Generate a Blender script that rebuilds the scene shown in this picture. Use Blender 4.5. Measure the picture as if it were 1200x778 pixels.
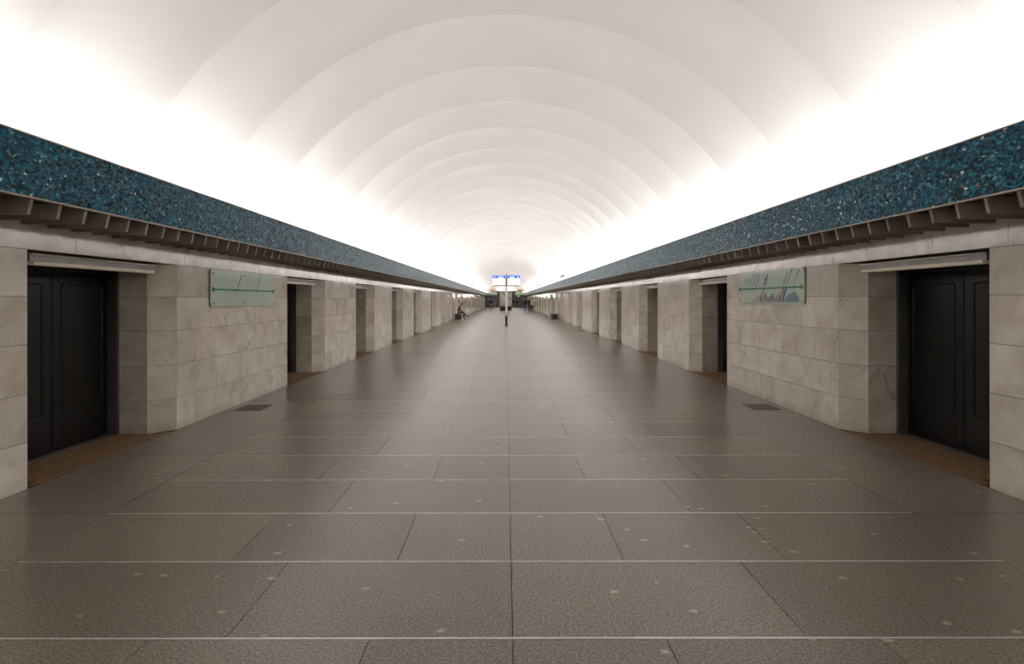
import bpy, bmesh, math, random
from mathutils import Vector, Matrix
for o in list(bpy.data.objects): bpy.data.objects.remove(o)
random.seed(7)
scene = bpy.context.scene
COL = scene.collection
PI = math.pi

# ------------------------------------------------------------------ camera, world, light, exposure
EYE = 1.65
F_PX = 615.0
cam_d = bpy.data.cameras.new('camera'); cam = bpy.data.objects.new('camera', cam_d); COL.objects.link(cam)
cam_d.sensor_fit = 'HORIZONTAL'; cam_d.sensor_width = 36.0
cam_d.lens = F_PX / 1200.0 * 36.0
cam_d.shift_x = 7.0 / 1200.0
cam_d.shift_y = -38.5 / 1200.0
cam_d.clip_start = 0.05; cam_d.clip_end = 400
cam.location = (-0.02, 0.0, EYE)
cam.rotation_euler = (PI / 2, math.radians(0.07), 0)
scene.camera = cam

w = bpy.data.worlds.new('underground'); scene.world = w; w.use_nodes = True
w.node_tree.nodes['Background'].inputs[0].default_value = (0, 0, 0, 1)
w.node_tree.nodes['Background'].inputs[1].default_value = 0.0

vs = scene.view_settings
vs.view_transform = 'Standard'; vs.look = 'None'; vs.gamma = 1.0; vs.use_curve_mapping = False
vs.exposure = 0.0
scene.cycles.diffuse_bounces = 8; scene.cycles.max_bounces = 14

HALF = 4.19            # half width of the hall between the stone walls
Y0, Y1 = -7.5, 104.0   # length of the hall
BAND = 3.62            # distance of the mosaic band from the axis
COVE_W = 52.0          # watts of one cove lamp

def cove_gain(y):
    pts = [(-10, .86), (7, .88), (13, 1.06), (20, 1.28), (28, 1.58), (46, 1.6), (56, 1.3), (75, 1.15), (110, 1.2)]
    for (a, b), (c, d) in zip(pts, pts[1:]):
        if a <= y <= c: return b + (d - b) * (y - a) / (c - a)
    return 1.0

def cove_lights():
    rnd = random.Random(3)
    pitch, length = 3.1, 2.95
    y = Y0 + 1.6; k = 0
    while y < Y1 - 1:
        for s in (-1, 1):
            d = bpy.data.lights.new('cove_lamp', 'AREA'); d.shape = 'RECTANGLE'
            d.size = 0.14; d.size_y = length
            d.energy = COVE_W * cove_gain(y) * rnd.uniform(.86, 1.12)
            d.color = (1.0, 0.975, 0.96)
            o = bpy.data.objects.new('cove_lamp', d); COL.objects.link(o)
            o.location = (s * 3.80, y + (0.35 if s > 0 else 0), 2.868)
            o.rotation_euler = (PI, math.radians(-24) * s, 0)     # shines up into the vault
        y += pitch; k += 1
cove_lights()

# ------------------------------------------------------------------ helpers
def tag(o, label=None, cat=None, group=None, kind=None):
    if label: o['label'] = label
    if cat: o['category'] = cat
    if group: o['group'] = group
    if kind: o['kind'] = kind
    return o

def empty(name, loc=(0, 0, 0), rz=0.0, parent=None):
    o = bpy.data.objects.new(name, None); COL.objects.link(o)
    o.location = loc; o.rotation_euler = (0, 0, rz); o.empty_display_size = .2
    if parent: o.parent = parent
    return o

def link(name, me, parent=None, loc=(0, 0, 0), rot=(0, 0, 0), scale=(1, 1, 1)):
    o = bpy.data.objects.new(name, me); COL.objects.link(o)
    o.location = loc; o.rotation_euler = rot; o.scale = scale
    if parent: o.parent = parent
    return o

class MB:
    def __init__(s): s.v = []; s.f = []
    def add(s, vs_, fs):
        n = len(s.v); s.v += [tuple(p) for p in vs_]; s.f += [tuple(i + n for i in f) for f in fs]; return s
    def box(s, x0, x1, y0, y1, z0, z1, mat=None):
        p = [(x0, y0, z0), (x1, y0, z0), (x1, y1, z0), (x0, y1, z0), (x0, y0, z1), (x1, y0, z1), (x1, y1, z1), (x0, y1, z1)]
        if mat is not None: p = [mat @ Vector(q) for q in p]
        return s.add(p, [(0, 3, 2, 1), (4, 5, 6, 7), (0, 1, 5, 4), (1, 2, 6, 5), (2, 3, 7, 6), (3, 0, 4, 7)])
    def prism(s, poly, axis, a, b):
        """poly of 2-D points extruded along axis ('x','y','z') from a to b"""
        def P(u, v, t): return {'x': (t, u, v), 'y': (u, t, v), 'z': (u, v, t)}[axis]
        n = len(poly)
        p = [P(u, v, a) for u, v in poly] + [P(u, v, b) for u, v in poly]
        fs = [tuple(range(n))[::-1], tuple(range(n, 2 * n))] + [(i, (i + 1) % n, n + (i + 1) % n, n + i) for i in range(n)]
        return s.add(p, fs)
    def tube(s, p0, p1, r0, r1=None, n=10):
        r1 = r0 if r1 is None else r1
        p0 = Vector(p0); p1 = Vector(p1); d = (p1 - p0).normalized()
        u = d.orthogonal().normalized(); v = d.cross(u)
        a = [p0 + (u * math.cos(2 * PI * i / n) + v * math.sin(2 * PI * i / n)) * r0 for i in range(n)]
        b = [p1 + (u * math.cos(2 * PI * i / n) + v * math.sin(2 * PI * i / n)) * r1 for i in range(n)]
        return s.add(a + b, [tuple(range(n))[::-1], tuple(range(n, 2 * n))] + [(i, (i + 1) % n, n + (i + 1) % n, n + i) for i in range(n)])
    def ball(s, c, rx, ry, rz, nu=14, nv=9, mat=None):
        p = []; fs = []
        for j in range(nv + 1):
            t = PI * j / nv
            for i in range(nu):
                a = 2 * PI * i / nu
                q = Vector((rx * math.sin(t) * math.cos(a), ry * math.sin(t) * math.sin(a), rz * math.cos(t)))
                if mat is not None: q = mat @ q
                p.append(q + Vector(c))
        for j in range(nv):
            for i in range(nu):
                fs.append((j * nu + i, (j + 1) * nu + i, (j + 1) * nu + (i + 1) % nu, j * nu + (i + 1) % nu))
        return s.add(p, fs)
    def mesh(s, name, mat=None, smooth=False, bevel=0.0):
        me = bpy.data.meshes.new(name); me.from_pydata(s.v, [], s.f)
        bm = bmesh.new(); bm.from_mesh(me)
        bmesh.ops.recalc_face_normals(bm, faces=bm.faces)
        if bevel > 0:
            bmesh.ops.bevel(bm, geom=list(bm.edges), offset=bevel, segments=2, affect='EDGES', profile=.6)
        bm.to_mesh(me); bm.free()
        if mat: me.materials.append(mat)
        if smooth:
            for p in me.polygons: p.use_smooth = True
        me.update(); return me
    def build(s, name, mat, parent=None, loc=(0, 0, 0), rot=(0, 0, 0), smooth=False, bevel=0.0):
        return link(name, s.mesh(name, mat, smooth, bevel), parent, loc, rot)

# ------------------------------------------------------------------ materials
def new_mat(name):
    m = bpy.data.materials.new(name); m.use_nodes = True
    nt = m.node_tree; b = nt.nodes['Principled BSDF']
    return m, nt, b
def N(nt, t, **kw):
    n = nt.nodes.new(t)
    for k, v in kw.items(): setattr(n, k, v)
    return n
def ramp(nt, stops, interp='LINEAR'):
    r = N(nt, 'ShaderNodeValToRGB'); r.color_ramp.interpolation = interp
    el = r.color_ramp.elements
    while len(el) < len(stops): el.new(.5)
    for e, (p, c) in zip(el, stops):
        e.position = p; e.color = (*c, 1)
    return r
def mix(nt, fac, a, b, mode='MIX'):
    n = N(nt, 'ShaderNodeMix', data_type='RGBA', blend_type=mode)
    for i, v in ((0, fac), (6, a), (7, b)):
        if isinstance(v, (int, float)): n.inputs[i].default_value = v
        elif isinstance(v, tuple): n.inputs[i].default_value = (*v, 1)
        else: nt.links.new(v, n.inputs[i])
    return n.outputs[2]
def plain(name, col, rough=.5, metal=0.0, noise=0.0, scale=8.0, spec=.5, emit=None):
    m, nt, b = new_mat(name)
    b.inputs['Base Color'].default_value = (*col, 1)
    b.inputs['Roughness'].default_value = rough; b.inputs['Metallic'].default_value = metal
    b.inputs['Specular IOR Level'].default_value = spec
    if noise:
        g = N(nt, 'ShaderNodeNewGeometry'); t = N(nt, 'ShaderNodeTexNoise')
        t.inputs['Scale'].default_value = scale; t.inputs['Detail'].default_value = 4
        nt.links.new(g.outputs['Position'], t.inputs['Vector'])
        r = ramp(nt, [(.3, tuple(c * (1 - noise) for c in col)), (.7, tuple(min(1, c * (1 + noise)) for c in col))])
        nt.links.new(t.outputs[0], r.inputs[0]); nt.links.new(r.outputs[0], b.inputs['Base Color'])
    if emit:
        b.inputs['Emission Color'].default_value = (*emit[0], 1); b.inputs['Emission Strength'].default_value = emit[1]
    return m

def granite():
    m, nt, b = new_mat('polished_brown_granite')
    L = nt.links.new
    g = N(nt, 'ShaderNodeNewGeometry'); oi = N(nt, 'ShaderNodeObjectInfo')
    n1 = N(nt, 'ShaderNodeTexNoise'); n1.inputs['Scale'].default_value = 74; n1.inputs['Detail'].default_value = 6; n1.inputs['Roughness'].default_value = .85
    L(g.outputs['Position'], n1.inputs['Vector'])
    r1 = ramp(nt, [(.38, (.055, .045, .035)), (.5, (.172, .146, .118)), (.62, (.35, .305, .255))])
    L(n1.outputs[0], r1.inputs[0])
    # sparse pale pebbles
    mp = N(nt, 'ShaderNodeMapping'); mp.inputs['Scale'].default_value = (2.4, 4.4, 1)
    L(g.outputs['Position'], mp.inputs['Vector'])
    vo = N(nt, 'ShaderNodeTexVoronoi'); vo.inputs['Scale'].default_value = 1.5
    L(mp.outputs[0], vo.inputs['Vector'])
    nd = N(nt, 'ShaderNodeTexNoise'); nd.inputs['Scale'].default_value = 30
    L(g.outputs['Position'], nd.inputs['Vector'])
    ad = N(nt, 'ShaderNodeMath', operation='MULTIPLY_ADD'); L(nd.outputs[0], ad.inputs[0]); ad.inputs[1].default_value = .12
    L(vo.outputs['Distance'], ad.inputs[2])
    r2 = ramp(nt, [(.0, (1, 1, 1)), (.14, (1, 1, 1)), (.175, (0, 0, 0))]); L(ad.outputs[0], r2.inputs[0])
    pf = N(nt, 'ShaderNodeMath', operation='MULTIPLY'); L(r2.outputs[0], pf.inputs[0]); pf.inputs[1].default_value = .8
    c = mix(nt, pf.outputs[0], r1.outputs[0], (.46, .40, .33))
    # broad unevenness and slab to slab difference
    n3 = N(nt, 'ShaderNodeTexNoise'); n3.inputs['Scale'].default_value = .9; n3.inputs['Detail'].default_value = 3
    L(g.outputs['Position'], n3.inputs['Vector'])
    r3 = ramp(nt, [(.3, (.9, .9, .9)), (.7, (1.08, 1.07, 1.06))]); L(n3.outputs[0], r3.inputs[0])
    c = mix(nt, 1.0, c, r3.outputs[0], 'MULTIPLY')
    r4 = ramp(nt, [(0, (.9, .89, .88)), (1, (1.08, 1.08, 1.08))]); L(oi.outputs['Random'], r4.inputs[0])
    c = mix(nt, 1.0, c, r4.outputs[0], 'MULTIPLY')
    L(c, b.inputs['Base Color'])
    rr = N(nt, 'ShaderNodeMapRange'); L(n3.outputs[0], rr.inputs[0]); rr.inputs[3].default_value = .285; rr.inputs[4].default_value = .36
    L(rr.outputs[0], b.inputs['Roughness'])
    bp = N(nt, 'ShaderNodeBump'); bp.inputs['Strength'].default_value = .02; bp.inputs['Distance'].default_value = .004
    L(n1.outputs[0], bp.inputs['Height']); L(bp.outputs[0], b.inputs['Normal'])
    return m

def marble():
    m, nt, b = new_mat('cream_grey_marble')
    L = nt.links.new
    g = N(nt, 'ShaderNodeNewGeometry'); oi = N(nt, 'ShaderNodeObjectInfo')
    off = N(nt, 'ShaderNodeVectorMath', operation='SCALE'); off.inputs[0].default_value = (37, 19, 53); L(oi.outputs['Random'], off.inputs['Scale'])
    ps = N(nt, 'ShaderNodeVectorMath', operation='ADD'); L(g.outputs['Position'], ps.inputs[0]); L(off.outputs[0], ps.inputs[1])
    n1 = N(nt, 'ShaderNodeTexNoise'); n1.inputs['Scale'].default_value = 2.6; n1.inputs['Detail'].default_value = 7; n1.inputs['Roughness'].default_value = .62; n1.inputs['Distortion'].default_value = .25
    L(ps.outputs[0], n1.inputs['Vector'])
    r1 = ramp(nt, [(.28, (.53, .475, .39)), (.5, (.70, .65, .57)), (.72, (.80, .77, .71))]); L(n1.outputs[0], r1.inputs[0])
    # brown veins
    n2 = N(nt, 'ShaderNodeTexNoise'); n2.inputs['Scale'].default_value = 1.7; n2.inputs['Detail'].default_value = 6; n2.inputs['Distortion'].default_value = .7
    L(ps.outputs[0], n2.inputs['Vector'])
    r2 = ramp(nt, [(.475, (0, 0, 0)), (.5, (1, 1, 1)), (.525, (0, 0, 0))]); L(n2.outputs[0], r2.inputs[0])
    n3 = N(nt, 'ShaderNodeTexNoise'); n3.inputs['Scale'].default_value = 1.1; L(ps.outputs[0], n3.inputs['Vector'])
    r3 = ramp(nt, [(.52, (0, 0, 0)), (.72, (.6, .6, .6))]); L(n3.outputs[0], r3.inputs[0])
    vf = N(nt, 'ShaderNodeMath', operation='MULTIPLY'); L(r2.outputs[0], vf.inputs[0]); L(r3.outputs[0], vf.inputs[1])
    c = mix(nt, vf.outputs[0], r1.outputs[0], (.25, .19, .13))
    r4 = ramp(nt, [(0, (.86, .85, .82)), (.5, (.98, .97, .95)), (1, (1.06, 1.06, 1.06))]); L(oi.outputs['Random'], r4.inputs[0])
    c = mix(nt, 1.0, c, r4.outputs[0], 'MULTIPLY')
    # splashed dirt low on the walls
    sx = N(nt, 'ShaderNodeSeparateXYZ'); L(g.outputs['Position'], sx.inputs[0])
    mr = N(nt, 'ShaderNodeMapRange'); L(sx.outputs[2], mr.inputs[0]); mr.inputs[1].default_value = .0; mr.inputs[2].default_value = .14; mr.inputs[3].default_value = .55; mr.inputs[4].default_value = 0
    n4 = N(nt, 'ShaderNodeTexNoise'); n4.inputs['Scale'].default_value = 6; L(g.outputs['Position'], n4.inputs['Vector'])
    df = N(nt, 'ShaderNodeMath', operation='MULTIPLY'); L(mr.outputs[0], df.inputs[0]); L(n4.outputs[0], df.inputs[1])
    c = mix(nt, df.outputs[0], c, (.20, .155, .11))
    L(c, b.inputs['Base Color'])
    b.inputs['Roughness'].default_value = .11; b.inputs['Specular IOR Level'].default_value = .8
    bp = N(nt, 'ShaderNodeBump'); bp.inputs['Strength'].default_value = .04; bp.inputs['Distance'].default_value = .01
    L(n1.outputs[0], bp.inputs['Height']); L(bp.outputs[0], b.inputs['Normal'])
    return m

def mosaic():
    m, nt, b = new_mat('blue_broken_glass_mosaic')
    L = nt.links.new
    g = N(nt, 'ShaderNodeNewGeometry')
    mp = N(nt, 'ShaderNodeMapping'); mp.inputs['Scale'].default_value = (1, .8, 1.1); L(g.outputs['Position'], mp.inputs['Vector'])
    nw = N(nt, 'ShaderNodeTexNoise'); nw.inputs['Scale'].default_value = 22; L(mp.outputs[0], nw.inputs['Vector'])
    wv = N(nt, 'ShaderNodeVectorMath', operation='SCALE'); L(nw.outputs['Color'], wv.inputs[0]); wv.inputs['Scale'].default_value = .03
    pa = N(nt, 'ShaderNodeVectorMath', operation='ADD'); L(mp.outputs[0], pa.inputs[0]); L(wv.outputs[0], pa.inputs[1])
    vo = N(nt, 'ShaderNodeTexVoronoi'); vo.inputs['Scale'].default_value = 44; L(pa.outputs[0], vo.inputs['Vector'])
    ve = N(nt, 'ShaderNodeTexVoronoi', feature='DISTANCE_TO_EDGE'); ve.inputs['Scale'].default_value = 44; L(pa.outputs[0], ve.inputs['Vector'])
    sp = N(nt, 'ShaderNodeSeparateColor'); L(vo.outputs['Color'], sp.inputs[0])
    r = ramp(nt, [(0, (.004, .025, .045)), (.2, (.006, .065, .115)), (.42, (.008, .105, .17)), (.64, (.012, .145, .195)),
                  (.80, (.025, .18, .30)), (.915, (.08, .28, .39)), (.982, (.55, .64, .68)), (.994, (.30, .20, .12))], 'CONSTANT')  # near-white stop paints a few sparkles into the chip colours
    L(sp.outputs[0], r.inputs[0])
    re = ramp(nt, [(0, (.25, .25, .25)), (.06, (.5, .5, .5)), (.12, (1, 1, 1))]); L(ve.outputs['Distance'], re.inputs[0])
    c = mix(nt, 1.0, r.outputs[0], re.outputs[0], 'MULTIPLY')
    L(c, b.inputs['Base Color'])
    b.inputs['Roughness'].default_value = .3; b.inputs['Specular IOR Level'].default_value = .12
    # every splinter lies at a slightly different tilt
    sub = N(nt, 'ShaderNodeVectorMath', operation='SUBTRACT'); L(vo.outputs['Color'], sub.inputs[0]); sub.inputs[1].default_value = (.5, .5, .5)
    sc = N(nt, 'ShaderNodeVectorMath', operation='SCALE'); L(sub.outputs[0], sc.inputs[0]); sc.inputs['Scale'].default_value = .35
    an = N(nt, 'ShaderNodeVectorMath', operation='ADD'); L(g.outputs['Normal'], an.inputs[0]); L(sc.outputs[0], an.inputs[1])
    nn = N(nt, 'ShaderNodeVectorMath', operation='NORMALIZE'); L(an.outputs[0], nn.inputs[0]); L(nn.outputs[0], b.inputs['Normal'])
    return m

def plaster():
    m, nt, b = new_mat('white_vault_plaster')
    L = nt.links.new
    g = N(nt, 'ShaderNodeNewGeometry')
    n1 = N(nt, 'ShaderNodeTexNoise'); n1.inputs['Scale'].default_value = .8; n1.inputs['Detail'].default_value = 4; L(g.outputs['Position'], n1.inputs['Vector'])
    r1 = ramp(nt, [(.3, (.80, .775, .755)), (.7, (.85, .835, .82))]); L(n1.outputs[0], r1.inputs[0]); L(r1.outputs[0], b.inputs['Base Color'])
    b.inputs['Roughness'].default_value = .85; b.inputs['Specular IOR Level'].default_value = .2
    n2 = N(nt, 'ShaderNodeTexNoise'); n2.inputs['Scale'].default_value = 18; n2.inputs['Detail'].default_value = 5; L(g.outputs['Position'], n2.inputs['Vector'])
    bp = N(nt, 'ShaderNodeBump'); bp.inputs['Strength'].default_value = .06; bp.inputs['Distance'].default_value = .02
    L(n2.outputs[0], bp.inputs['Height']); L(bp.outputs[0], b.inputs['Normal'])
    return m

def poster(name, base, seed):
    """printed information sheet: blocks of faint colour"""
    m, nt, b = new_mat(name); L = nt.links.new
    t = N(nt, 'ShaderNodeTexCoord'); mp = N(nt, 'ShaderNodeMapping'); mp.inputs['Location'].default_value = (seed, seed * 2, 0); L(t.outputs['Object'], mp.inputs['Vector'])
    br = N(nt, 'ShaderNodeTexVoronoi', distance='CHEBYCHEV'); br.inputs['Scale'].default_value = 4; L(mp.outputs[0], br.inputs['Vector'])
    sp = N(nt, 'ShaderNodeSeparateColor'); L(br.outputs['Color'], sp.inputs[0])
    r = ramp(nt, [(0, base), (.5, (base[0] * .8, base[1] * .8, base[2] * .8)), (.68, (.45, .22, .2)), (.76, base), (.86, (.16, .17, .19)), (.93, (.5, .42, .3))], 'CONSTANT')
    L(sp.outputs[0], r.inputs[0]); L(r.outputs[0], b.inputs['Base Color']); b.inputs['Roughness'].default_value = .3
    return m

M = dict(
    granite=granite(), marble=marble(), mosaic=mosaic(), plaster=plaster(),
    grout=plain('dark_grout', (.03, .026, .022), .8),
    joint=plain('stone_joint', (.12, .10, .08), .8),
    strip=plain('worn_metal_strip', (.62, .60, .57), .38, .55, .12, 5),
    slat=plain('brown_painted_metal', (.255, .225, .185), .5, 0, .1, 6),
    slatdark=plain('dark_brown_soffit', (.06, .048, .038), .7),
    rail=plain('dull_bronze_rail', (.34, .285, .23), .42, .4),
    door=plain('black_painted_steel', (.005, .0045, .0043), .36, 0, .2, 5, .35),
    jamb=plain('grey_steel_jamb', (.10, .092, .085), .45, .3, .15, 4),
    plank=plain('brown_worn_wood', (.20, .11, .052), .6, 0, .45, 22),
    housing=plain('brushed_aluminium', (.22, .21, .20), .38, .6, .1, 7),
    diffuser=plain('yellowed_cream_diffuser', (.80, .72, .56), .28, 0, .08, 20),
    glass=plain('frosted_green_glass', (.54, .645, .56), .16, 0, .03, 3),
    glass_edge=plain('dark_glass_edge', (.10, .09, .06), .3),
    chrome=plain('chrome', (.85, .85, .85), .12, 1.0),
    pgreen=plain('print_green', (.004, .17, .09), .4), pviolet=plain('print_violet', (.055, .065, .26), .4),
    porange=plain('print_orange', (.42, .13, .045), .4), pred=plain('print_red', (.27, .035, .05), .4), pblue=plain('print_blue', (.025, .09, .42), .4),
    plilac=plain('print_lilac', (.27, .24, .25), .4), psky=plain('print_pale_blue', (.16, .24, .36), .4), psalmon=plain('print_salmon', (.40, .31, .26), .4),
    white=plain('white_paint', (.72, .71, .69), .4), black=plain('black_paint', (.012, .012, .013), .4),
    cream=plain('cream_wall', (.70, .66, .57), .6, 0, .05, 2), grey=plain('blue_grey_gate_paint', (.085, .10, .115), .5, 0, .1, 3),
    brown=plain('brown_varnished_wood', (.30, .145, .07), .4, 0, .25, 6), step=plain('brown_grooved_steps', (.17, .115, .075), .5),
    rubber=plain('black_rubber', (.015, .015, .015), .5), palegreen=plain('pale_green_paint', (.48, .52, .47), .5),
    bench_wood=plain('dark_bench_wood', (.075, .05, .038), .45, 0, .3, 12),
    lit=plain('lit_white_acrylic', (.9, .9, .9), .4, emit=((1, .98, .97), 1.6)),
    litblue=plain('lit_blue_header', (.02, .08, .6), .4, emit=((.02, .12, .9), 1.3)),
    globe=plain('lit_opal_globe', (.9, .9, .9), .4, emit=((1, .95, .9), 6.0)),
    signred=plain('sign_red', (.55, .02, .03), .4), signwhite=plain('sign_white', (.8, .8, .8), .4),
    litgreen=plain('lit_green_exit_sign', (.02, .4, .1), .4, emit=((.02, .6, .12), 1.0)),
    plaque=plain('dark_blue_plaque', (.04, .05, .07), .3), hatch=plain('dark_cast_iron', (.15, .13, .108), .55, .3, .3, 30),
    skin=plain('skin', (.52, .33, .25), .5), hair=plain('dark_hair', (.02, .014, .01), .6),
    olive=plain('olive_jacket_cloth', (.14, .10, .055), .85), darkcloth=plain('dark_trousers_cloth', (.018, .016, .018), .85),
    blackcloth=plain('black_jacket_cloth', (.015, .014, .016), .8), jeans=plain('blue_denim', (.10, .15, .26), .85),
    khaki=plain('pale_khaki_canvas', (.50, .46, .37), .85), tan=plain('tan_trousers_cloth', (.24, .14, .085), .85), shoe=plain('dark_shoe_leather', (.012, .011, .011), .4),
)
UNIT = MB().box(-.5, .5, -.5, .5, -.5, .5)
def unit(mat): return UNIT.mesh('slab', mat)
SLAB_MARBLE = unit(M['marble']); SLAB_GRANITE = unit(M['granite']); SLAB_STRIP = unit(M['strip'])

# ------------------------------------------------------------------ openings of the platform doors
openings = []
c = 5.605
while c < Y1 - 2.5:
    openings.append(c)
    c += 5.43 if len(openings) % 4 == 1 else 4.58
OW, SPL, REV = 2.07, .22, .36            # width in the wall plane, 45 degree splay, straight reveal
COURSES = [0, .41, .83, 1.26, 1.68, 2.09]
TOPZ = 2.42

# ------------------------------------------------------------------ floor
floor = MB().box(-5.6, 5.6, Y0, Y1 + 2, -.25, -.022).build('floor', M['grout'])
tag(floor, 'brown speckled granite slab floor with pale metal cross strips', 'floor', kind='structure')
D0, ROW = 2.556, .7476
G = .0022
far_sl = MB(); far_st = MB()
def floor_piece(x0, x1, y0, y1, single):
    x0 += G; x1 -= G; y0 += G; y1 -= G
    dz = random.uniform(-.0006, .0006)
    if single:
        link('floor_slab', SLAB_GRANITE, floor, ((x0 + x1) / 2, (y0 + y1) / 2, -.01 + dz), scale=(x1 - x0, y1 - y0, .02))
    else:
        far_sl.box(x0, x1, y0, y1, -.02, 0)
k0 = int((Y0 - D0) / ROW)
k = k0; EDGE = 3.1
while D0 + k * ROW < Y1:
    a, b_ = D0 + k * ROW, D0 + (k + 1) * ROW
    single = 1.6 < a < 20
    js = [-EDGE, -1.41, .01, 1.43, EDGE] if k % 2 == 0 else [-EDGE, -1.75, -.69, .01, .73, 1.78, EDGE]
    js = [j if abs(j) > 3 or abs(j) < .1 else j + random.uniform(-.03, .03) for j in js]
    for x0, x1 in zip(js, js[1:]): floor_piece(x0, x1, a + .008, b_ - .008, single)
    if single:
        link('metal_strip', SLAB_STRIP, floor, (.005, a, -.0085), scale=(2 * EDGE, .013, .018))
    else: far_st.box(-EDGE, EDGE, a - .0065, a + .0065, -.018, 0)
    if k % 2 == 0:
        for s in (-1, 1):
            xs = sorted((s * EDGE, s * HALF))
            floor_piece(xs[0], xs[1], a, a + 2 * ROW, single)
    k += 1
tag(far_sl.build('distant_floor_slabs', M['granite'], floor), kind='stuff')
tag(far_st.build('distant_metal_strips', M['strip'], floor), kind='stuff')

# ------------------------------------------------------------------ side walls
ORD = ['nearest', 'second', 'third', 'fourth', 'fifth', 'sixth', 'seventh', 'eighth', 'ninth', 'tenth', 'eleventh', 'twelfth', 'thirteenth', 'fourteenth',
       'fifteenth', 'sixteenth', 'seventeenth', 'eighteenth', 'nineteenth', 'twentieth', 'twenty-first', 'twenty-second', 'twenty-third']
def make_wall(s, name):
    """s=-1 left, +1 right.  Core of joint mortar, slabs laid on it."""
    core = MB(); far = MB()
    rnd = random.Random(11 + s)
    T = .022
    def X(l): return s * l
    edges = [Y0] + [v for c in openings for v in (c - OW / 2, c + OW / 2)] + [Y1]
    piers = [(edges[i], edges[i + 1]) for i in range(0, len(edges), 2)]
    for i, (a, b_) in enumerate(piers):
        aa = a + (SPL if i > 0 else 0); bb = b_ - (SPL if i < len(piers) - 1 else 0)
        # plan of the pier core, kept T behind the finished faces
        A0 = a - SPL if i > 0 else a; B0 = b_ + SPL if i < len(piers) - 1 else b_
        poly = [(X(HALF + T), a + T), (X(HALF + T), b_ - T), (X(HALF + SPL), B0 - T * 1.2), (X(HALF + SPL + REV + .2), B0 - T * 1.2),
                (X(HALF + SPL + REV + .2), A0 + T * 1.2), (X(HALF + SPL), A0 + T * 1.2)]
        core.prism(poly, 'z', 0, TOPZ)
    # soffits over the openings
    for c in openings: core.box(*sorted((X(HALF + T), X(HALF + .8))), c - OW / 2 - .3, c + OW / 2 + .3, 2.112, TOPZ)
    wall = core.build(name, M['joint'])
    tag(wall, 'pale stone-clad wall with platform door openings along the %s of the hall' % ('left' if s < 0 else 'right'), 'wall', kind='structure')
    count = [0]
    def slab(cx, cy, cz, sx, sy, sz, rz=0, single=True):
        if single:
            link('stone_slab', SLAB_MARBLE, wall, (cx, cy, cz), (0, 0, rz), (sx, sy, sz)); count[0] += 1
        else:
            m = Matrix.Translation((cx, cy, cz)) @ Matrix.Rotation(rz, 4, 'Z') @ Matrix.Diagonal((sx, sy, sz, 1))
            far.box(-.5, .5, -.5, .5, -.5, .5, m)
    g = .0045
    for i, (a, b_) in enumerate(piers):
        single = -1 < b_ < 24
        lo = a
        if i == 0:      # the part of the near pier that lies behind the camera
            lo = 2.1
            for z0, z1 in zip(COURSES, COURSES[1:]):
                y = a
                while y < lo - .1:
                    y2 = min(lo, y + 1.0); slab(X(HALF + T / 2), (y + y2) / 2, (z0 + z1) / 2, T, y2 - y - g, z1 - z0 - g, 0, False); y = y2
        n = max(2, round((b_ - lo) / .84))
        for j, (z0, z1) in enumerate(zip(COURSES, COURSES[1:])):
            wd = (b_ - lo) / n
            cuts = [lo] + [lo + wd * (q + (.0 if j % 2 else .5)) + rnd.uniform(-.11, .11) for q in range(1 if j % 2 else 0, n)] + [b_]
            if cuts[1] - lo < .25: cuts.pop(1)
            for y0, y1 in zip(cuts, cuts[1:]):
                d = rnd.uniform(0, .0012)
                slab(X(HALF + T / 2 - d), (y0 + y1) / 2, (z0 + z1) / 2, T, y1 - y0 - g, z1 - z0 - g, 0, single)
            # splays and straight reveals at both ends of the pier
            for end in (0, 1):
                if (i == 0 and end == 0) or (i == len(piers) - 1 and end == 1): continue
                y = a if end == 0 else b_; d = -1 if end == 0 else 1
                sgl = single or (end == 0 and a < 24)
                # splay from (HALF, y) to (HALF+SPL, y + d*SPL)
                L = SPL * math.sqrt(2)
                nx, ny = s * 1, -d          # direction into the pier
                q = T / 2 / math.sqrt(2)
                ang = math.atan2(d * SPL, s * SPL)
                slab(X(HALF + SPL / 2) + nx * q, y + d * SPL / 2 + ny * q, (z0 + z1) / 2, L - .004, T, z1 - z0 - g, ang, sgl)
                yr = y + d * SPL
                slab(X(HALF + SPL + REV / 2), yr - d * T / 2, (z0 + z1) / 2, REV - .003, T, z1 - z0 - g, 0, sgl)
    # course above the openings
    y = Y0
    while y < Y1 - .1:
        y2 = min(Y1, y + rnd.choice((.62, .78, .95, 1.1)))
        slab(X(HALF + T / 2 - rnd.uniform(0, .0015)), (y + y2) / 2, (2.09 + TOPZ) / 2, T, y2 - y - g, TOPZ - 2.09 - g, 0, 3.2 < y < 20)
        y = y2
    tag(far.build('distant_stone_slabs', M['marble'], wall), kind='stuff')
    return wall
wall_left = make_wall(-1, 'wall_left'); wall_right = make_wall(1, 'wall_right')

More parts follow.
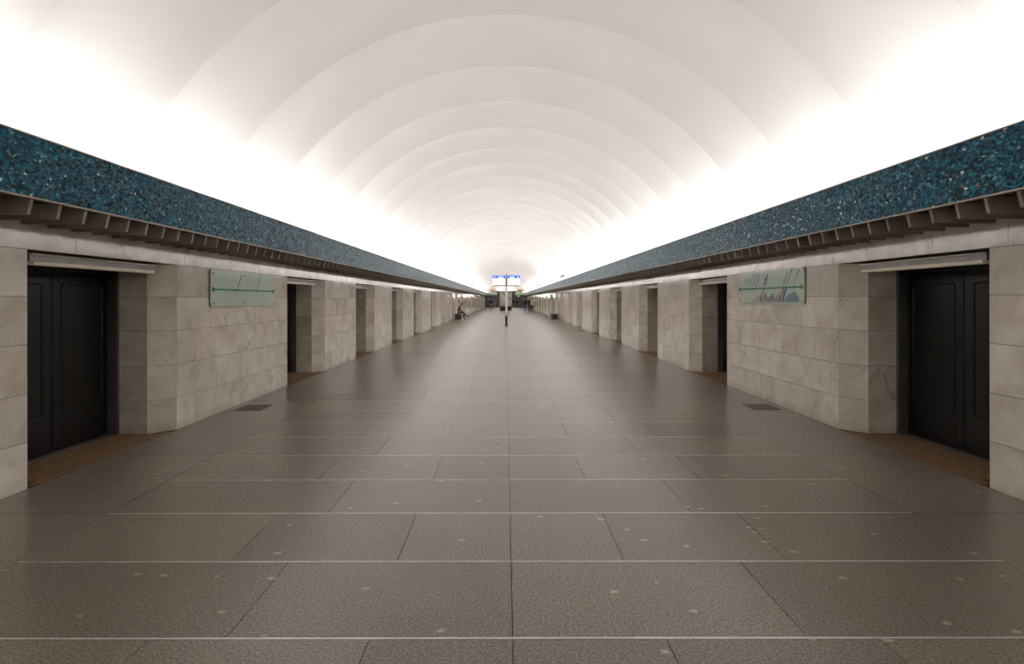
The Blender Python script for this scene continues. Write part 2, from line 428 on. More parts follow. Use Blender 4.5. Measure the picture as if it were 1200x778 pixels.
# ------------------------------------------------------------------ vaulted ceiling of scalloped rings
R_V, Z_C, PER = 4.47, 1.034, 1.55
def ring_mesh():
    prof = [(0.0, 0.0), (0.0, .034)] + [(t, .034 * (1 - t) ** 1.4 + .085 * math.sin(PI * t ** .8)) for t in [i / 10 for i in range(11)]]
    nA = 56; a0 = math.radians(19); v = []; f = []
    for t, dr in prof:
        for i in range(nA + 1):
            a = a0 + (PI - 2 * a0) * i / nA; r = R_V + dr
            v.append((r * math.cos(a), t * PER, r * math.sin(a)))
    for j in range(len(prof) - 1):
        if j == 1: continue        # crisp edge between the step and the shell
        for i in range(nA):
            f.append((j * (nA + 1) + i, j * (nA + 1) + i + 1, (j + 1) * (nA + 1) + i + 1, (j + 1) * (nA + 1) + i))
    me = bpy.data.meshes.new('vault_ring'); me.from_pydata(v, [], f); me.materials.append(M['plaster'])
    for p in me.polygons: p.use_smooth = p.index >= nA
    # keep the ridge crisp
    me.update(); return me
sh = MB(); na = 32
for r in (4.85, 4.95):
    for i in range(na + 1):
        a = math.radians(18) + math.radians(144) * i / na
        for y in (Y0 - .1, Y1 + .1): sh.v.append((r * math.cos(a), y, Z_C + r * math.sin(a)))
o2 = 2 * (na + 1)
for i in range(na):
    sh.f += [(2 * i, 2 * i + 1, 2 * i + 3, 2 * i + 2), (o2 + 2 * i, o2 + 2 * i + 2, o2 + 2 * i + 3, o2 + 2 * i + 1)]
ceiling = sh.build('ceiling', M['plaster'])  # unseen outer shell, added behind the rings as a light seal
tag(ceiling, 'white vaulted ceiling of shallow scalloped plaster rings', 'ceiling', kind='structure')
RING = ring_mesh()
y_ring0 = F_PX * 3.834 / 331.9      # depth of the ridge whose crown shows lowest in the frame
k = int((Y0 - y_ring0) / PER) - 1
while y_ring0 + k * PER < Y1:
    y = y_ring0 + k * PER
    link('vault_ring', RING, ceiling, (0, y, Z_C)); k += 1

# ------------------------------------------------------------------ cornice: mosaic band, rail, slats
def make_cornice(s, name):
    X = lambda a, b: sorted((s * a, s * b))
    root = MB().box(*X(BAND + .03, HALF + .72), Y0, Y1, 2.428, 2.47).build(name, M['slatdark'])
    tag(root, 'projecting cornice with blue mosaic band and brown slats on the %s wall' % ('left' if s < 0 else 'right'), 'cornice', kind='structure')
    MB().box(*X(BAND + .045, BAND + .07), Y0, Y1, 2.47, 2.89).build('band_backing', M['slatdark'], root)
    PAN = 3.1
    me = MB().box(*X(BAND, BAND + .045), .002, PAN - .002, 2.432, 2.893).mesh('mosaic_panel', M['mosaic'])
    y = Y0
    while y < Y1: link('mosaic_panel', me, root, (0, y, 0)); y += PAN
    MB().box(*X(BAND - .006, BAND + .06), Y0, Y1, 2.893, 2.904).build('top_rail', M['slat'], root)
    MB().box(*X(BAND - .007, BAND + .05), Y0, Y1, 2.42, 2.432).build('edge_rail', M['rail'], root)
    P = [(s * (BAND + .012), 2.414), (s * (BAND + .04), 2.30), (s * (HALF - .004), 2.30), (s * (HALF - .004), 2.425), (s * (BAND + .04), 2.425)]
    sm = MB().prism(P, 'y', -.014, .014).mesh('slat', M['slat'])
    far = MB(); y = 4.0 - .2594 * 44
    while y < Y1:
        if 3.3 < y < 26: link('slat', sm, root, (0, y, 0))
        else: far.prism(P, 'y', y - .014, y + .014)
        y += .2594
    tag(far.build('distant_slats', M['slat'], root), kind='stuff')
    return root
make_cornice(-1, 'trim_1'); make_cornice(1, 'trim_2')

# ------------------------------------------------------------------ platform doors
def leaf_mesh(w_):
    return MB().box(0, .05, -w_ / 2, w_ / 2, .03, 2.0).mesh('door_leaf', M['door'], bevel=.006)
def moulding_mesh(w_):
    """raised picture-frame moulding, rounded at the corners"""
    m = MB(); hw = w_ / 2 - .1; z0, z1, rc = .40, 1.84, .06; path = []
    for cx, cz, a0 in ((hw - rc, z1 - rc, 0), (-hw + rc, z1 - rc, 90), (-hw + rc, z0 + rc, 180), (hw - rc, z0 + rc, 270)):
        for q in range(4):
            a = math.radians(a0 + q * 30); path.append((cx + rc * math.cos(a), cz + rc * math.sin(a), a))
    n = len(path)
    for (y, z, a) in path:
        for rr, xx in ((0.0, .0), (-.009, -.012), (-.024, -.012), (-.033, 0)):
            m.v.append((xx, y + rr * math.cos(a), z + rr * math.sin(a)))
    for i in range(n):
        j = (i + 1) % n
        for q in range(3): m.f.append((i * 4 + q, j * 4 + q, j * 4 + q + 1, i * 4 + q + 1))
    return m.mesh('moulding', M['door'])
CLEAR = OW - 2 * SPL
LW = CLEAR / 2 - .004
LEAF, MOULD = leaf_mesh(LW), moulding_mesh(LW)
LOWM = MB().box(-.008, 0, -LW / 2 + .1, LW / 2 - .1, .09, .30).mesh('kick_panel', M['door'], bevel=.003)
DX = HALF + SPL + REV + .12
JAMB = MB().box(0, .16, -.022, .022, 0, 2.11).mesh('jamb', M['jamb'], bevel=.004)
HEAD = MB().box(.09, .2, -CLEAR / 2, CLEAR / 2, 1.96, 2.11).mesh('door_head', M['door'])
ROLL = MB().tube((0, 0, 0), (.03, 0, 0), .012).mesh('bolt', M['jamb'])
HOUS = MB().prism([(0, 2.0), (.09, 2.0), (.09, 2.08), (.0, 2.08)], 'y', -CLEAR / 2 - .03, CLEAR / 2 + .03).mesh('lamp_housing', M['housing'])
DIFF = MB().prism([(-.016, 1.968), (.09, 1.968), (.09, 2.0), (.0, 2.006), (-.016, 2.002)], 'y', -CLEAR / 2 - .005, CLEAR / 2 + .005).mesh('diffuser', M['diffuser'])
LIP = MB().prism([(-.024, 2.06), (-.002, 2.06), (-.002, 2.074), (-.024, 2.072)], 'y', -CLEAR / 2 - .02, CLEAR / 2 + .02).mesh('lamp_lip', M['diffuser'])
THR = MB().box(0, .09, -CLEAR / 2, CLEAR / 2, -.02, .022).mesh('threshold', M['jamb'], bevel=.004)
nd = 0
for s in (-1, 1):
    for i, c in enumerate(openings):
        nd += 1
        rz = 0 if s > 0 else PI
        d = empty('door_%d' % nd, (s * HALF, c, 0), rz)     # local +x points into the wall
        tag(d, 'black steel platform door in the %s opening along the %s wall' % (ORD[i] if i < len(ORD) else 'last', 'left' if s < 0 else 'right'), 'door', kind='structure')
        off = SPL + REV
        for q in (-1, 1):
            lf = link('door_leaf', LEAF, d, (off + .1, q * (LW / 2 + .003), 0))
            if c < 30:
                link('moulding', MOULD, lf); link('kick_panel', LOWM, lf)
            link('jamb', JAMB, d, (off - .02 + .004, q * (CLEAR / 2 - .018), 0))
        link('door_head', HEAD, d, (off - .1, 0, 0))
        if c < 14:
            for q in (-.55, -.45, -.2, -.12): link('bolt', ROLL, d, (off - .04, q, 2.02))
        hs = link('lamp_housing', HOUS, d, (.15, 0, 0)); link('diffuser', DIFF, hs); link('lamp_lip', LIP, hs)
        link('threshold', THR, d, (off + .02, 0, 0))
        w_ = [.0, .1, .2, .3, .4, .5, .598]
        if c < 14:
            for p0, p1 in zip(w_, w_[1:]):
                hl = CLEAR / 2 + max(0, SPL - p1) - .003
                MB().box(p0 + .003, p1 - .003, -hl, hl, -.02, .003 + random.uniform(0, .003)).build('threshold_plank', M['plank'], d)
        else:
            h0 = OW / 2; h1 = CLEAR / 2
            MB().prism([(0, -h0), (SPL, -h1), (.598, -h1), (.598, h1), (SPL, h1), (0, h0)], 'z', -.02, .003).build('threshold_boards', M['plank'], d)

# ------------------------------------------------------------------ far end of the hall and added back closure
tag(MB().box(-5.2, 5.2, Y0 - .3, Y0, -.2, 6.2).build('wall_back_added', M['marble']), 'unseen stone wall added behind the viewer to close the hall for light', 'wall', kind='structure')  # unseen wall, added to close off the light; the hall really runs on
ew = MB()
n = 28
PX, PZ = 2.75, 3.25          # escalator portal
pts = []
for i in range(n + 1):
    a = math.radians(5) + math.radians(170) * i / n
    pts.append((4.8 * math.cos(a), Z_C + 4.8 * math.sin(a)))
poly = [(PX, 0), (4.9, 0)] + pts + [(-4.9, 0), (-PX, 0), (-PX, PZ), (PX, PZ)]
ew.prism(poly, 'y', Y1, Y1 + .35)
tag(ew.build('wall_end', M['cream']), 'cream wall with the escalator portal at the far end', 'wall', kind='structure')
# inclined shaft of the escalators
shf = MB(); SL = math.tan(math.radians(30))
for y in (Y1 + .3, Y1 + 3, Y1 + 34):
    for i in range(25):
        a = 2 * PI * i / 24
        dz = max(0, y - Y1 - 3) * SL
        shf.v.append((3.3 * math.cos(a), y, 1.2 + dz + 3.3 * math.sin(a)))
for j in range(2):
    for i in range(24): shf.f.append((j * 25 + i, j * 25 + i + 1, (j + 1) * 25 + i + 1, (j + 1) * 25 + i))
shf.f.append(tuple(50 + i for i in range(24)))
tag(shf.build('wall_escalator_shaft', M['plaster']), 'white inclined escalator shaft behind the far portal', 'wall', kind='structure')

def escalator(x, which):
    e = empty('escalator', (x, Y1 + .6, 0))
    tag(e, 'brown wooden-sided escalator rising at the far end, %s of three' % which, 'escalator', 'escalators at the far end')
    top = 26; pf = [(0, 0), (1.6, 0), (1.6 + top, top * SL), (1.6 + top, top * SL - 1.2), (2.4, -.02), (0, -.02)]
    MB().prism(pf, 'x', -.4, .4).build('incline', M['step'], e)
    st = MB()
    for q in range(44):
        st.box(-.39, .39, 1.7 + q * .4, 2.1 + q * .4, .02 + q * .4 * SL, .02 + (q + 1) * .4 * SL)
    tag(st.build('steps', M['step'], e), kind='stuff')
    if which == 'middle': deck_lamps(e)
    for s in (-1, 1):
        bf = [(-.3, 0), (1.6, 0), (1.6 + top, top * SL), (1.6 + top, top * SL + .95), (1.5, .95), (-.15, .95), (-.3, .8)]
        bl = MB().prism(bf, 'x', s * .635 - .235, s * .635 + .235).build('balustrade', M['brown'], e)
        hf = [(-.35, .96), (1.5, .96), (1.6 + top, top * SL + .96), (1.6 + top, top * SL + 1.03), (1.5, 1.03), (-.35, 1.03)]
        MB().prism(hf, 'x', s * .52 - .04, s * .52 + .04).build('handrail', M['rubber'], bl)
def deck_lamps(e):
    for yy in (2.2, 9.5):
        z = .97 + max(0, yy - 1.5) * SL
        for s in (-1, 1):
            st_ = MB().tube((s * .74, yy, z - .03), (s * .74, yy, z + .75), .03).build('lamp_stem', M['housing'], e)
            MB().ball((s * .74, yy, z + .95), .22, .22, .22).build('lamp_globe', M['globe'], st_, smooth=True)
            d = bpy.data.lights.new('deck_lamp_light', 'POINT'); d.energy = 420; d.color = (1, .95, .9); d.shadow_soft_size = .24
            o = bpy.data.objects.new('deck_lamp_light', d); COL.objects.link(o); o.parent = e; o.location = (s * .74, yy, z + .95)
for x, wh in ((-1.75, 'left'), (0, 'middle'), (1.75, 'right')): escalator(x, wh)

def gate(s, nm):
    g = empty(nm, (0, Y1 - .2, 0))
    tag(g, 'blue-grey steel flood gate on the %s of the far escalators' % ('left' if s < 0 else 'right'), 'gate', kind='structure')
    P = [(s * 4.18, 0), (s * 2.6, 0), (s * 1.78, 2.41), (s * 4.18, 2.41)]
    MB().prism(P, 'y', 0, .16).build('gate_leaf', M['grey'], g)
    for z in (.25, 1.2, 2.15): MB().box(*sorted((s * 4.1, s * 2.65)), -.04, 0, z, z + .09).build('gate_rib', M['grey'], g)
gate(-1, 'door_%d' % (nd + 1)); gate(1, 'door_%d' % (nd + 2))

for s in (-1, 1):
    sd = 'left' if s < 0 else 'right'
    e = empty('no_entry_sign', (s * 3.45, Y1 - .26, 1.68))
    tag(e, 'round red no-entry sign on the %s grey gate at the far end' % sd, 'sign', 'no-entry signs')
    MB().tube((0, 0, 0), (0, .02, 0), .2, n=24).build('disc', M['signred'], e)
    MB().box(-.14, .14, -.006, 0, -.035, .035).build('bar', M['signwhite'], e)
    b = empty('control_cabin', (s * 2.75, Y1, 2.5))
    tag(b, 'pale green control cabin above the %s grey gate' % sd, 'cabin', 'cabins above the gates')
    MB().prism([(-1.05, 0), (1.05, 0), (.85 if s < 0 else 1.05, .62), (-1.05 if s < 0 else -.85, .62)], 'y', -.7, -.002).build('body', M['palegreen'], b, bevel=.02)
    MB().box(-.42, .42, -.66, -.1, .63, 1.0).build('wooden_box', M['brown'], b, bevel=.02)
    l = empty('globe_lamp', (s * 1.42, Y1 - .35, 3.62))
    tag(l, 'glowing white globe lamp over the %s side of the escalator portal' % sd, 'lamp', 'portal lamps')
    MB().ball((0, 0, 0), .3, .3, .3).build('globe', M['globe'], l, smooth=True)
    MB().tube((0, 0, 0), (0, .345, .12), .03).build('bracket', M['housing'], l)
e = empty('direction_sign', (-.15, Y1 - .12, 3.3))
tag(e, 'lit white direction sign with coloured lettering above the escalator portal', 'sign')
MB().box(-1.0, 1.0, 0, .115, 0, .8).build('light_box', M['lit'], e, bevel=.01)
for x0, x1, z0, z1, mm in ((-.75, -.3, .5, .66, 'porange'), (-.2, .35, .5, .66, 'pblue'), (.45, .8, .5, .66, 'porange'), (-.55, .1, .2, .34, 'pviolet'), (.3, .7, .2, .34, 'pviolet')):
    MB().box(x0, x1, -.004, 0, z0, z1).build('lettering', M[mm], e)
ex = empty('exit_sign', (2.42, Y1 - .3, 2.12)); tag(ex, 'small lit green exit sign at the right edge of the escalator portal', 'sign')
MB().box(-.22, .22, 0, .08, 0, .3).build('case', M['palegreen'], ex); MB().box(-.2, .2, -.005, 0, .02, .28).build('lit_face', M['litgreen'], ex)

# ------------------------------------------------------------------ line-map signs on the walls
def text_mesh(body, size, mat):
    cu = bpy.data.curves.new('lettering', 'FONT'); cu.body = body; cu.size = size; cu.extrude = .0006; cu.offset = size * .03; cu.resolution_u = 2
    o = bpy.data.objects.new('lettering', cu); COL.objects.link(o)
    dg = bpy.context.evaluated_depsgraph_get()
    me = bpy.data.meshes.new_from_object(o.evaluated_get(dg)); me.name = 'lettering'
    bpy.data.objects.remove(o); bpy.data.curves.remove(cu)
    me.materials.clear(); me.materials.append(mat)
    return me
def map_sign(loc, rz, W, H, label, line, stops, words, bars, lists):
    """panel in the local x-z plane, printed face towards -y"""
    r = empty('line_map_sign', loc, rz); tag(r, label, 'sign', 'line maps on the walls')
    c = .025
    P = [(c, 0), (W - c, 0), (W, c), (W, H - c), (W - c, H), (c, H), (0, H - c), (0, c)]
    MB().prism(P, 'y', -.03, -.018).build('glass_panel', M['glass'], r)
    P2 = [(c, .006), (W - c, .006), (W - .006, c), (W - .006, H - c), (W - c, H - .006), (c, H - .006), (.006, H - c), (.006, c)]
    MB().prism(P2, 'y', -.018, -.004).build('backing', M['glass_edge'], r)
    for x in (.05, W * .46, W - .05):
        for z in (.055, H - .055):
            MB().tube((x, -.002, z), (x, -.044, z), .014, n=12).build('bolt', M['chrome'], r)
    zl = H * .47
    MB().box(stops[0], stops[-1], -.033, -.03, zl - .012, zl + .012).build('route_line', M['pgreen'], r)
    for q, x in enumerate(stops):
        big = q in (0, len(stops) - 1)
        MB().tube((x, -.035, zl), (x, -.03, zl), .034 if big else .022, n=14).build('stop_dot', M['pgreen'], r)
    A = math.radians(59)
    for (x, z, body, mm, size) in words:
        me = text_mesh(body, size, M[mm])
        link('lettering', me, r, (x, -.0312, z), (PI / 2, -A, 0))
    for (x, mm, z1) in bars:
        h = zl - z1; dx = h / math.tan(A); wd = .022
        MB().prism([(x - wd, zl - .01), (x + wd, zl - .01), (x - dx + wd, z1), (x - dx - wd, z1)], 'y', -.0335, -.03).build('transfer_line', M[mm], r)
    for (x0, x1, mm, env) in lists:
        m = MB(); x = x0; q = 0
        while x < x1:
            h = env((x - x0) / (x1 - x0)) * random.uniform(.75, 1.1); dx = h / math.tan(A)
            m.prism([(x, .035), (x + .012, .035), (x + .012 + dx, .035 + h), (x + dx, .035 + h)], 'y', -.0318, -.03)
            x += .019; q += 1
        tag(m.build('transfer_list', M[mm], r), kind='stuff')
    return r
# left wall: viewer's right is +y -> local x = +y, face normal -y(local) = +x(world): rz = +90 deg
map_sign((-HALF, 7.36, 1.545), PI / 2, 2.03, .53, 'pale green glass line map with two slanted station names on left wall',
         'left', [.06, .71, 1.34, 1.97],
         [(.75, .285, 'Приморская', 'pviolet', .040), (1.38, .285, 'Василеостровская', 'pgreen', .029)], [], [])
st = [.05, .275, .39, .52, .64, .90, 1.52, 1.60, 1.80, 2.0]
zt = .29
words = [(.21, zt, 'Рыбацкое', 'pviolet', .033), (.325, zt, 'Обухово', 'pviolet', .033), (.435, zt, 'Пролетарская', 'pviolet', .033), (.55, zt, 'Ломоносовская', 'pviolet', .033),
         (.66, zt, 'Елизаровская', 'pviolet', .033), (.90, zt, 'Площадь', 'pviolet', .036), (.935, zt, 'Александра', 'pviolet', .036), (.97, zt, 'Невского-1', 'pviolet', .036),
         (1.53, zt, 'Маяковская', 'pviolet', .039), (1.62, zt, 'Гостиный двор', 'pviolet', .038), (1.81, zt, 'Василеостровская', 'pgreen', .028)]
def two_peaks(t): return .03 + .15 * max(0, 1 - abs(t - .15) / .14) + .13 * max(0, 1 - abs(t - .45) / .2) + .12 * max(0, 1 - abs(t - .8) / .2)
map_sign((HALF, 9.42, 1.57), -PI / 2, 2.06, .53, 'pale green glass line map crowded with coloured lines on right wall',
         'right', st, words, [(.90, 'porange', .035), (1.52, 'pred', .03), (1.60, 'pblue', .03)],
         [(.50, .74, 'psalmon', lambda t: .02 + .12 * t), (.79, 1.33, 'plilac', lambda t: .04 + .09 * abs(math.sin(t * 8)) + .03 * t),
          (1.50, 1.93, 'psky', lambda t: .02 + .13 * math.sin(PI * min(1, t * 1.02)) ** .7)])

# ------------------------------------------------------------------ sign post in the middle of the hall
p = empty('sign_post', (-.0, 32.2, 0)); tag(p, 'white sign post with two lit white panels in the middle of the hall', 'sign post')
MB().tube((0, 0, 0), (0, 0, .02), .14, n=20).build('base_plate', M['black'], p)
MB().tube((0, 0, .02), (0, 0, .62), .066, n=18).build('black_sleeve', M['black'], p)
MB().tube((0, 0, .62), (0, 0, 2.5), .06, n=18).build('post', M['white'], p)
MB().tube((0, 0, 2.5), (0, 0, 3.17), .045, n=18).build('upper_post', M['housing'], p)
MB().box(-.8, .8, -.03, .03, 2.44, 2.49).build('cross_bar', M['housing'], p)
for s in (-1, 1):
    x0, x1 = sorted((s * .07, s * .84))
    b = MB().box(x0, x1, -.07, .07, 2.5, 3.1).build('light_box', M['housing'], p, bevel=.008)
    MB().box(x0 + .015, x1 - .015, -.074, -.07, 2.515, 2.905).build('lit_face', M['lit'], b)
    MB().box(x0 + .015, x1 - .015, -.074, -.07, 2.91, 3.088).build('blue_header', M['litblue'], b)
    xa = s * .72
    MB().prism([(xa + s * .05, 3.0), (xa - s * .03, 3.035), (xa - s * .03, 2.965)], 'y', -.078, -.074).build('arrow', M['lit'], b)
    MB().box(*sorted((s * .2, s * .5)), -.078, -.074, 2.975, 3.02).build('lettering', M['lit'], b)

# ------------------------------------------------------------------ information stand
q = empty('information_stand', (-.05, 77.0, 0)); tag(q, 'free-standing information stand with maps on a black plinth', 'information stand')
MB().box(-.86, .86, -.35, .35, 0, .58).build('plinth', M['black'], q, bevel=.02)
MB().box(-.95, .95, -.2, .2, .58, 2.84).build('cabinet', M['housing'], q, bevel=.02)
for s, sd in ((-1, 1.7), (1, 4.2)):
    x0, x1 = sorted((s * .05, s * .89))
    pm = MB().box(x0, x1, -.215, -.2, .66, 2.74).build('map_sheet', poster('map_sheet_%d' % (s + 2), (.42, .43, .42), sd), q)
    MB().box(x0 - .02, x0 + .02, -.225, -.2, .62, 2.78).build('frame_bar', M['housing'], q)
    MB().box(x1 - .02, x1 + .02, -.225, -.2, .62, 2.78).build('frame_bar', M['housing'], q)

# ------------------------------------------------------------------ benches, plaques, cameras, floor grilles
def bench(s, y, label):
    b = empty('bench', (s * (HALF - .27), y, 0)); tag(b, label, 'bench', 'wall benches')
    for yy in (0.08, 1.45): MB().box(-.2, .2, yy, yy + .16, 0, .36).build('leg', M['bench_wood'], b, bevel=.01)
    for k in range(4): MB().box(-.24 + k * .122, -.24 + k * .122 + .11, 0, 1.7, .40, .45).build('seat_slat', M['bench_wood'], b, bevel=.008)
    MB().box(-.22, .22, .04, 1.66, .36, .40).build('seat_frame', M['bench_wood'], b)
bench(-1, 42.1, 'dark wooden wall bench the man in olive jacket sits on')
bench(1, 42.1, 'dark empty wooden bench against the right wall')
g = empty('shopping_bag', (HALF - .62, 42.5, 0)); tag(g, 'small pale bag on the floor beside the empty right bench', 'bag')
MB().prism([(-.1, 0), (.1, 0), (.12, .2), (.06, .34), (-.06, .34), (-.12, .2)], 'y', -.07, .07).build('body', M['khaki'], g, bevel=.015)
MB().tube((-.05, 0, .34), (-.03, 0, .44), .008).tube((-.03, 0, .44), (.03, 0, .44), .008).tube((.03, 0, .44), (.05, 0, .34), .008).build('handle', M['khaki'], g)
for s, y, z0, z1, lb in ((-1, 46.6, 1.3, 1.62, 'left'), (1, 48.2, 1.66, 2.06, 'right')):
    pl = empty('wall_plaque', (s * HALF, y, z0)); tag(pl, 'small dark plaque on the %s wall beyond the bench' % lb, 'plaque', 'wall plaques')
    x0, x1 = sorted((-s * .002, -s * .05))
    MB().box(x0, x1, -.3, .3, 0, z1 - z0).build('plate', M['plaque'], pl, bevel=.006)
    MB().box(*sorted((-s * .05, -s * .054)), -.22, .22, .06, z1 - z0 - .06).build('inscription_field', M['grey'], pl)

def cctv(s, y, label, ang):
    c_ = empty('security_camera', (s * (BAND + .03), y, 2.904)); tag(c_, label, 'camera', 'security cameras')
    MB().box(-.05, .05, -.05, .05, 0, .02).tube((0, 0, .02), (0, 0, .16), .015).build('bracket', M['black'], c_)
    R = Matrix.Translation((0, 0, .22)) @ Matrix.Rotation(ang, 4, 'Z') @ Matrix.Rotation(math.radians(-14), 4, 'X')
    hb = MB().box(-.06, .06, -.2, .2, -.055, .055, R).build('housing', M['black'], c_, bevel=.01)
    p0, p1 = R @ Vector((0, -.2, 0)), R @ Vector((0, -.24, 0))
    MB().tube(p0, p1, .04, n=14).build('lens', M['rubber'], hb)
    MB().box(-.07, .07, -.27, .2, .058, .066, R).build('sun_shield', M['black'], hb)
cctv(1, 34.0, 'small dark security camera on the right cornice, nearest one', .5)
cctv(1, 57.0, 'black security camera on the right cornice, further one', .7)
cctv(-1, 56.0, 'small security camera on the left cornice', -.6)

def grille(x, y, label):
    h = empty('floor_grille', (x, y, 0)); h.scale = (.8, .8, 1); tag(h, label, 'grille', 'floor grilles')
    MB().box(-.24, .24, -.24, .24, .0, .004).build('plate', M['grout'], h)
    MB().box(-.25, .25, -.25, -.22, 0, .009).box(-.25, .25, .22, .25, 0, .009).box(-.25, -.22, -.22, .22, 0, .009).box(.22, .25, -.22, .22, 0, .009).build('frame', M['hatch'], h)
    for k in range(9):
        MB().box(-.22, .22, -.205 + k * .048, -.175 + k * .048, .004, .008).build('bar', M['hatch'], h)
for s in (-1, 1):
    sd = 'left' if s < 0 else 'right'
    grille(s * 3.87, 8.0, 'dark iron floor grille below the %s line map' % sd)
    grille(s * 3.88, 27.3, 'small distant iron floor grille along the %s wall' % sd)

# ------------------------------------------------------------------ people
def skin_mesh(pts, edges, sub=2):
    me = bpy.data.meshes.new('body'); me.from_pydata([p[0] for p in pts], edges, [])
    o = bpy.data.objects.new('body', me); COL.objects.link(o)
    o.modifiers.new('skin', 'SKIN'); sb = o.modifiers.new('sub', 'SUBSURF'); sb.levels = sub; sb.render_levels = sub
    sv = me.skin_vertices[0].data
    for i, p in enumerate(pts):
        r = p[1]; sv[i].radius = r if isinstance(r, tuple) else (r, r); sv[i].use_root = (i == 0)
    dg = bpy.context.evaluated_depsgraph_get()
    out = bpy.data.meshes.new_from_object(o.evaluated_get(dg))
    bpy.data.objects.remove(o); bpy.data.meshes.remove(me)
    return out
def person(name_label, loc, rz, J, region, mats, hair='hair', group=None, long_hair=False):
    """J: joint name -> position (facing -y locally)"""
    root = empty('person', loc, rz); tag(root, name_label, 'person', group)
    order = ['pelvis', 'waist', 'chest', 'neck', 'head']
    rad = dict(pelvis=(.16, .125), waist=(.145, .115), chest=(.17, .125), neck=(.055, .055), head=(.05, .05), sh=(.075, .075), el=(.052, .052), wr=(.034, .034), hip=(.098, .098), kn=(.066, .066), an=(.046, .046), toe=(.034, .03))
    pts = []; idx = {}; edges = []
    def put(k, r):
        idx[k] = len(pts); pts.append((J[k], rad[r])); return idx[k]
    prev = None
    for k_ in order:
        i = put(k_, k_)
        if prev is not None: edges.append((prev, i))
        prev = i
    for s in 'LR':
        prev = idx['chest']
        for k_ in ('sh', 'el', 'wr'):
            i = put(k_ + s, k_); edges.append((prev, i)); prev = i
        prev = idx['pelvis']
        for k_ in ('hip', 'kn', 'an', 'toe'):
            i = put(k_ + s, k_); edges.append((prev, i)); prev = i
    me = skin_mesh(pts, edges)
    bm = bmesh.new(); bm.from_mesh(me)
    # head with face, and hands of five fingers, joined into the same body mesh
    ext = MB(); h = Vector(J['head']); fw = Vector(J.get('look', (0, -1, 0))).normalized(); sd = Vector((0, 0, 1)).cross(fw).normalized(); up = fw.cross(sd)
    Rm = Matrix((sd, fw, up)).transposed()
    hc = h + up * .10
    ext.ball(hc, .075, .095, .12, mat=Rm)
    ext.ball(hc + fw * .1 - up * .01, .014, .02, .022, 8, 5, Rm)
    ext.ball(hc + fw * .088 - up * .055, .024, .012, .008, 8, 5, Rm)
    for q in (-1, 1): ext.ball(hc + sd * q * .076, .012, .02, .032, 8, 5, Rm)
    for s in 'LR':
        wpt = Vector(J['wr' + s]); dr = (wpt - Vector(J['el' + s])).normalized(); si = dr.cross(Vector((0, 1, .3))).normalized(); pn = dr.cross(si)
        ext.ball(wpt + dr * .05, .036, .02, .06, 10, 6, Matrix((si, pn, dr)).transposed())
        for q, (o_, ln) in enumerate(((-.028, .065), (-.01, .078), (.01, .074), (.028, .055))):
            a = wpt + dr * .09 + si * o_; b_ = a + dr * ln * .55 + pn * .008; c_ = b_ + dr * ln * .4 + pn * .022
            ext.tube(a, b_, .009, .0085, 6); ext.tube(b_, c_, .0085, .007, 6)
        a = wpt + dr * .03 - si * .03; b_ = a + dr * .035 - si * .028; ext.tube(a, b_, .011, .01, 6); ext.tube(b_, b_ + dr * .03 + pn * .008, .01, .008, 6)
    em = ext.mesh('ext'); bm.from_mesh(em)
    bm.to_mesh(me); bm.free(); bpy.data.meshes.remove(em)
    me.materials.clear()
    for m_ in mats: me.materials.append(M[m_])
    hands = [Vector(J['wr' + s]) + (Vector(J['wr' + s]) - Vector(J['el' + s])).normalized() * .09 for s in 'LR']
    for p_ in me.polygons:
        p_.use_smooth = True; c_ = p_.center
        if (c_ - hc).length < .15 or min((c_ - hh).length for hh in hands) < .105: p_.material_index = 0
        else: p_.material_index = region(c_)
    link('body', me, root)
    for q in (-1, 1): MB().ball(hc + fw * .086 + up * .015 + sd * q * .03, .011, .008, .008, 8, 5, Rm).build('eye', M['black'], root)
    hm = MB(); hm.ball(hc + up * .028 - fw * .018, .082, .098, .11, mat=Rm)
    if long_hair: hm.ball(hc - up * .07 - fw * .05, .075, .06, .13, mat=Rm)
    hm.build('hair', M[hair], root, smooth=True)
    return root
def standing(step=.0, lean=0.0, arm=0.05):
    return dict(pelvis=(0, 0, .95), waist=(0, -.01, 1.12), chest=(0, -.02 - lean, 1.32), neck=(0, -.03 - lean, 1.5), head=(0, -.05 - lean, 1.56),
                shL=(.18, -.01 - lean, 1.41), elL=(.245, .03 + arm, 1.13), wrL=(.255, -.05 + arm, .9),
                shR=(-.18, -.01 - lean, 1.41), elR=(-.245, .03 - arm, 1.13), wrR=(-.255, -.1 - arm, .91),
                hipL=(.09, 0, .9), knL=(.1, -.03 - step * .55, .5), anL=(.1, .02 - step, .085), toeL=(.115, -.13 - step, .036),
                hipR=(-.09, 0, .9), knR=(-.1, -.02 + step * .3, .5), anR=(-.1, .03 + step * .9, .085 + step * .12), toeR=(-.115, -.12 + step * .9, .036))
def reg_std(c_):
    if c_.z < .105: return 3
    return 2 if c_.z < .93 else 1
S_ = standing
pA = person('person in black jacket and blue jeans walking away near right wall', (2.38, 65.0, 0), PI, S_(.16), reg_std, ['skin', 'blackcloth', 'jeans', 'shoe'], group='passengers walking')
pB = person('person in all-dark clothes beside the pale backpack wearer', (2.92, 66.5, 0), PI, S_(.12), reg_std, ['skin', 'blackcloth', 'darkcloth', 'shoe'], long_hair=True, group='passengers walking')
pC = person('person in dark clothes wearing a large pale khaki backpack', (3.1, 62.5, 0), PI, S_(.14, .05), reg_std, ['skin', 'blackcloth', 'darkcloth', 'shoe'], group='passengers walking')
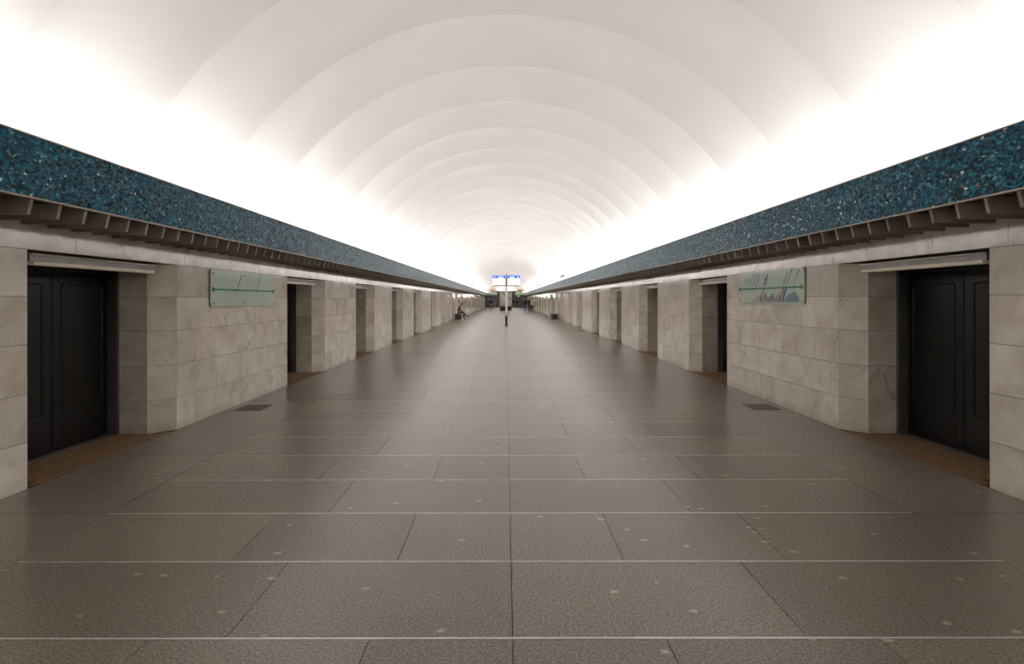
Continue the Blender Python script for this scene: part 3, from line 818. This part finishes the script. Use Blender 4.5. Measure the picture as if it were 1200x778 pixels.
bk = MB().prism([(-.22, .9), (.22, .9), (.24, 1.2), (.19, 1.52), (-.19, 1.52), (-.24, 1.2)], 'y', .13, .38).build('backpack', M['khaki'], pC, bevel=.04)
bk['label'] = 'large pale khaki backpack'
MB().box(-.14, .14, .38, .44, 1.0, 1.22).build('pocket', M['khaki'], bk, bevel=.02)
for s in (-1, 1): MB().tube((s * .12, .14, 1.48), (s * .13, -.12, 1.47), .018).tube((s * .13, -.12, 1.47), (s * .14, -.16, 1.2), .018).build('strap', M['khaki'], bk)
person('person in dark jacket and tan trousers near the left gate', (-2.35, 80.0, 0), PI * .8, S_(.2), reg_std, ['skin', 'blackcloth', 'tan', 'shoe'], group='passengers walking')
person('person in dark coat before the right-hand escalator', (2.05, 99.0, 0), PI, S_(.1), lambda c_: 3 if c_.z < .1 else (2 if c_.z < .6 else 1), ['skin', 'blackcloth', 'darkcloth', 'shoe'], group='passengers walking')
person('person in dark clothes just right of the information stand', (1.25, 97.5, 0), PI * 1.1, S_(.05), reg_std, ['skin', 'darkcloth', 'jeans', 'shoe'], group='passengers walking')
# seated man: faces the middle of the hall (+x)
J = dict(pelvis=(0, 0, .56), waist=(0, -.06, .72), chest=(0, -.15, .92), neck=(0, -.22, 1.09), head=(0, -.26, 1.13), look=(0, -.85, -.5),
         shL=(.18, -.17, 1.0), elL=(.24, -.22, .74), wrL=(.1, -.42, .66), shR=(-.18, -.17, 1.0), elR=(-.24, -.22, .74), wrR=(-.08, -.43, .66),
         hipL=(.1, -.05, .55), knL=(.12, -.47, .56), anL=(.12, -.50, .085), toeL=(.13, -.65, .036),
         hipR=(-.1, -.05, .55), knR=(-.05, -.48, .60), anR=(.06, -.72, .24), toeR=(.07, -.87, .27))
def reg_sit(c_):
    if (c_.z < .11) or (c_.y < -.68 and c_.z < .36): return 3
    if c_.y < -.3 and c_.z < .64: return 2
    return 2 if c_.z < .52 else 1
person('man in olive jacket and dark trousers sitting on the left bench', (-HALF + .24, 42.75, 0), PI / 2, J, reg_sit, ['skin', 'olive', 'darkcloth', 'shoe'])
